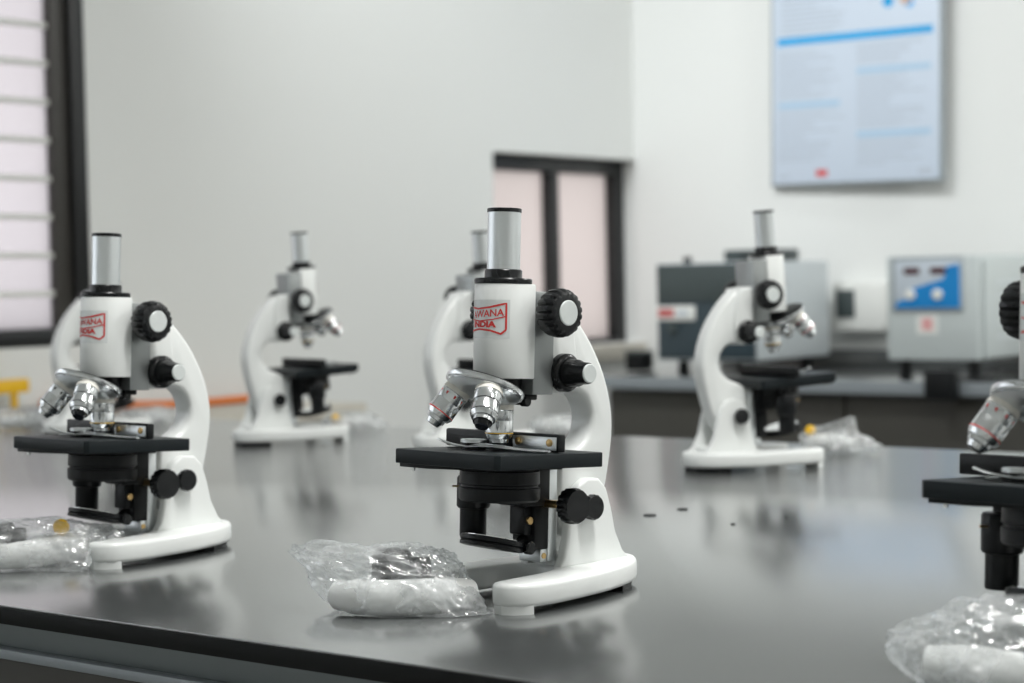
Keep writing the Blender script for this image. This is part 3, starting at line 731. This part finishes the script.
def blue_machine():
    bF = CB + .06
    rz = 0
    a0, _, zt = hit_b(886, 257, bF); a1 = hit_b(978, 257, bF)[0]; zb = hit_b(900, 360, bF)[2] - CZ
    root = room_thing('blue_panel_machine', a0, bF, CZ, 'pale grey bench machine with a bright blue control panel and twin displays', 'machine', rz)
    H = zt - CZ; W = a1 - a0; D = .50
    MB().box((0, 0, zb), (W, D, H), M['machine_light'], .006).build('front_cabinet', root)
    MB().box((W + .0001, .02, zb + .005), (W + .012, D - .02, H - .01), M['machine_light'], .003).build('side_cover', root)
    pz0, pz1 = hit_b(900, 309, bF)[2] - CZ, hit_b(900, 259, bF)[2] - CZ
    px0, px1 = hit_b(896, 280, bF)[0] - a0, hit_b(962, 280, bF)[0] - a0
    p = MB().box((px0 - .012, -.004, pz0 - .008), (px1 + .004, 0, pz1 + .004), M['poster_edge'], .001)
    pn = p.build('control_panel', root)
    q = MB().box((px0, -.008, pz0), (px1, -.0041, pz1 - .006), M['panel_grey'], .001)
    w, h = px1 - px0, pz1 - pz0 - .006
    q.prism([(px0 + .002, pz0 + .002), (px1 - .002, pz0 + .002), (px1 - .002, pz1 - .016), (px1 - .2 * w, pz1 - .02), (px0 + .75 * w, pz0 + .62 * h), (px0 + .45 * w, pz0 + .50 * h), (px0 + .26 * w, pz0 + .42 * h), (px0 + .2 * w, pz0 + .22 * h), (px0 + .002, pz0 + .14 * h)], -.0092, -.0080, M['blue'], 0, 1, 'XZ', False)
    q.build('panel_sheet', pn)
    for fx in (.26, .66):
        MB().box((px0 + fx * w - .02, -.0105, pz0 + .72 * h), (px0 + fx * w + .022, -.0081, pz0 + .86 * h), M['display'], .001).build('display', pn)
    for fx in (.25, .66):
        MB().cyl((px0 + fx * w, -.009, pz0 + .30 * h), (px0 + fx * w, -.017, pz0 + .30 * h), .0135, M['white_plastic'], bev=.002).build('push_button', pn)
    sx0, sx1 = hit_b(917, 330, bF)[0] - a0, hit_b(938, 330, bF)[0] - a0
    sz0, sz1 = hit_b(920, 334, bF)[2] - CZ, hit_b(920, 315, bF)[2] - CZ
    MB().box((sx0, -.0015, sz0), (sx1, 0, sz1), M['white_plastic']).box((sx0 + .014, -.0022, sz0 + .010), (sx1 - .014, -.0014, sz1 - .008), M['pink']).build('sticker', root)
    v = MB()
    for k in range(5): v.box((W + .012, .08, zb + .05 + k * .034), (W + .0145, .19, zb + .058 + k * .034), M['machine_side'], .001)
    v.build('vent_slots', root)
    for x in (.03, W - .03):
        for y in (.04, D - .05):
            MB().lathe([(.014, 0), (.017, .004), (.012, zb)], M['black_matt'], Matrix.Translation((x, y, 0)), 16).build('foot', root)
    # dark parts tray under the right half
    t = room_thing('black_tray', 0, 0, 0, 'black shallow tray tucked under the blue-panelled machine', 'tray', rz)
    t.location = root.location + Matrix.Rotation(-PHI + rz, 3, 'Z') @ Vector((W + .15, .16, 0.0))
    MB().box((-.09, -.07, 0), (.10, .07, .026), M['black_matt'], .004).build('pan', t)
    MB().box((-.092, -.072, .0261), (.102, .072, .032), M['black'], .002).build('rim', t)
blue_machine()

# black adapter hanging over the counter edge, white plug beside it
a0, a1 = hit_b(930, 380, CB)[0], hit_b(961, 380, CB)[0]
ad = room_thing('power_adapter', (a0 + a1) / 2, CB - .018, CZ, 'black block-shaped power adapter over the counter edge below the blue panel', 'adapter')
MB().box((-(a1 - a0) / 2, -.02, -.045), ((a1 - a0) / 2, .012, .030), M['black_matt'], .006).build('housing', ad)
MB().tube(smooth_path([(.0, .01, .012), (.01, .04, .006), (.04, .08, .005), (.10, .09, .005)], 6), .004, M['black'], 8).build('cable', ad)
pg = room_thing('mains_plug', hit_b(927, 378, CB)[0], CB + .05, CZ, 'small white plug lying on the counter left of the black adapter', 'plug')
MB().box((-.02, -.016, 0), (.02, .016, .026), M['white_plastic'], .005).build('plug_body', pg)
MB().cyl((.0, .016, .012), (.0, .034, .012), .004, M['brass'], seg=12).build('pin', pg)

# switch box on the wall
a0, _, z1 = hit_b(833, 283, WALL_B - .06); a1, _, z0 = hit_b(887, 331, WALL_B - .06)
sb = room_thing('socket_box', a0, WALL_B - .07, z0, 'white surface-mounted socket box with dark square insert between the two machines', 'socket box')
MB().box((0, 0, 0), (a1 - a0, .068, z1 - z0), M['white_plastic'], .006).build('box_body', sb)
b0_, _, y1_ = hit_b(836, 290, WALL_B - .07); b1_, _, y0_ = hit_b(855, 318, WALL_B - .07)
MB().box((b0_ - a0, -.004, y0_ - z0), (b1_ - a0, 0.001, y1_ - z0), M['machine_top'], .002).build('socket_insert', sb)
# small things at the window end of the counter
cb = room_thing('small_black_box', hit_b(624, 372, CB + .2)[0], CB + .28, CZ, 'small black box on the counter below the beige window', 'box')
MB().box((-.03, -.03, 0), (.03, .03, .05), M['black_matt'], .004).build('carton', cb)
MB().box((-.031, -.031, .0501), (.031, .031, .058), M['machine_top'], .002).build('lid', cb)

# ------------------------------------------------------------------ poster
def poster():
    pb = WALL_B - .03
    a0, _, zb = hit_b(771, 187, pb); a1, _, z1 = hit_b(947, 178, pb)
    W = a1 - a0; H = W * 1.45
    zb = (zb + z1) / 2
    root = room_thing('wall_poster', a0, pb, zb, 'white framed poster with cyan headline bar on the right wall', 'poster', R(-3))
    tilt = R(1.0)
    RM = Matrix.Rotation(tilt, 4, 'Y')
    def add(mb, n, par=root): o = mb.build(n, par); o.data.transform(RM); return o
    s = W / 170.0     # one photo pixel along the wall
    bd = add(MB().box((0, 0, 0), (W, .022, H), M['poster_edge'], .003), 'backing_board')
    sh = add(MB().box((.008, -.0015, .008), (W - .008, -.0002, H - .008), M['poster'], .0004), 'printed_sheet')
    def strip(x0, x1, z, h, m): return (x0 * W, z * H, x1 * W, (z + h) * H, m)
    def P_(mb, x0, x1, z, h, m, y=-.0022): mb.box((x0 * W, y, z * H), (x1 * W, -.0014, (z + h) * H), M[m])
    k = 275.0     # poster height in photo px
    hb = MB(); zz = (178 - 40) / k
    P_(hb, .045, .95, zz + .004, .026, 'poster_blue'); add(hb, 'headline_bar', sh)
    for (x0, x1, z) in ((.52, .94, 106 / k), (.05, .42, 77 / k), (.52, .94, 45 / k)):
        m_ = MB(); P_(m_, x0, x1, z, .019, 'poster_pale'); add(m_, 'section_bar', sh)
    tx = MB(); rnd = random.Random(3)
    for col0, zs in ((.05, list(range(25, 74, 4)) + list(range(86, 132, 4))), (.52, list(range(18, 43, 4)) + list(range(54, 103, 4)) + list(range(116, 133, 4)))):
        for z in zs: P_(tx, col0, col0 + .16 + rnd.random() * .24, z / k, .006, 'poster_text')
    for z in range(150, 226, 5): P_(tx, .07, .25 + rnd.random() * .2, z / k, .007, 'poster_text')
    add(tx, 'text_lines', sh)
    lg = MB()
    for (x, z, r, m) in ((.70, 172, .030, 'poster_blue'), (.80, 174, .034, 'poster_tan'), (.86, 180, .03, 'poster_tan'), (.76, 182, .03, 'poster_pale'), (.82, 169, .024, 'poster_blue')):
        lg.cyl((x * W, -.0014, z / k * H), (x * W, -.0022 - .0001 * r, z / k * H), r * W * 1.0, M[m], seg=20)
    add(lg, 'picture', sh)
    ft = MB(); P_(ft, .28, .345, 9 / k, .022, 'red'); P_(ft, .05, .12, 8 / k, .010, 'poster_text'); P_(ft, .87, .95, 7 / k, .022, 'poster_text'); add(ft, 'footer_marks', sh)
poster()

# ------------------------------------------------------------------ bench along the window wall with gas tap and hose
LZ = CZ - .012
LB1 = ab(on_plane(272, 405, eA * WALL_A, eA))[1]
def side_bench():
    root = empty('side_bench', P(WALL_A + .17, 2.6, 0), -PHI); tag(root, 'narrow beige-topped bench along the window wall behind the table', 'bench')
    L0, L1 = -3.0, LB1 - 2.6
    MB().box((-.165, L0, LZ - .03), (.15, L1, LZ), M['screed'], .002).build('worktop', root)
    MB().box((-.165, L0 + .02, .08), (.12, L1 - .02, LZ - .0301), M['dark_panel'], .002).build('carcass', root)
    MB().box((-.165, L0 + .04, 0), (.09, L1 - .04, .08), M['black_matt']).build('plinth', root)
side_bench()
def lb(x, a, y=400): return ab(on_plane(x, y, eA * a, eA))
aH = WALL_A + .03
hp = []
zt_ = LZ + .012
for x, y in ((42, 404), (70, 400), (110, 404), (150, 405), (200, 406), (235, 404), (262, 404)):
    A_, B_, Z_ = lb(x, aH, y); hp.append(P(aH, B_, max(Z_, LZ + .0105)))
hose = MB().tube(smooth_path(hp, 6), .0095, M['orange'], 12).build('gas_hose'); tag(hose, 'orange rubber hose along the foot of the window wall', 'hose'); origin_to(hose, hp[0])
A_, B_, Z_ = lb(14, aH + .03, 400)
gt = room_thing('gas_tap', aH + .03, B_, LZ, 'gas tap with yellow lever handle at the left border behind the table', 'tap')
MB().lathe([(.028, 0), (.030, .004), (.028, .010), (.014, .014), (.012, .030)], M['black_matt'], None, 28).box((-.014, -.06, .016), (.014, .06, .036), M['machine_top'], .004).build('tap_body', gt)
MB().box((-.009, -.07, .068), (.009, .036, .098), M['yellow'], .004).cyl((0, 0, .034), (0, 0, .070), .008, M['yellow'], seg=16).build('lever', gt)
MB().lathe([(.010, 0), (.008, .012), (.0095, .014), (.008, .030)], M['satin'], Matrix.Translation((0, .058, .026)) @ Matrix.Rotation(R(-90), 4, 'X'), 16).build('nozzle', gt)

# ------------------------------------------------------------------ light
LP = (50, 40, (8.5, 3.5, 3))
w = bpy.data.worlds.new('daylight'); scene.world = w; w.use_nodes = True
bg = w.node_tree.nodes['Background']; bg.inputs[0].default_value = (0.97, 0.985, 1.0, 1); bg.inputs[1].default_value = 2.6
def lamp(name, a, b, z, sx, sy, power, col, aim=None, spread=180):
    ld = bpy.data.lights.new(name, 'AREA'); ld.shape = 'RECTANGLE'; ld.size = sx; ld.size_y = sy; ld.energy = power; ld.color = col; ld.spread = R(spread)
    o = bpy.data.objects.new(name, ld); COL.objects.link(o); o.location = P(a, b, z); o.rotation_euler = (0, 0, -PHI)
    if aim: o.rotation_euler = (P(*aim) - P(a, b, z)).to_track_quat('-Z', 'Y').to_euler()
    return o
# unseen area lights added overhead to brighten the table and walls
for a, b, pw in ((.6, 4.1, LP[0]), (2.6, 3.4, LP[0] * .4), (-.1, 1.0, LP[1] * 1.15), (2.2, 1.0, LP[1] * .4)):
    lamp('added_ceiling_fill', a, b, CEIL - .03, 1.2, .3, pw, (1, .99, .97))
# area lights added out of view to brighten the poster wall
for a, pw in zip((-2.8, -1.0, 1.0), LP[2]):
    lamp('added_wall_fill', a, 2.7, CEIL - .10, .9, .2, pw, (.965, .99, 1), (a - .3, WALL_B, 1.35), 88)

vs_ = scene.view_settings
scene.display_settings.display_device = 'sRGB'
vs_.view_transform = 'Standard'; vs_.look = 'None'; vs_.gamma = 1; vs_.use_curve_mapping = False
vs_.exposure = 0.24
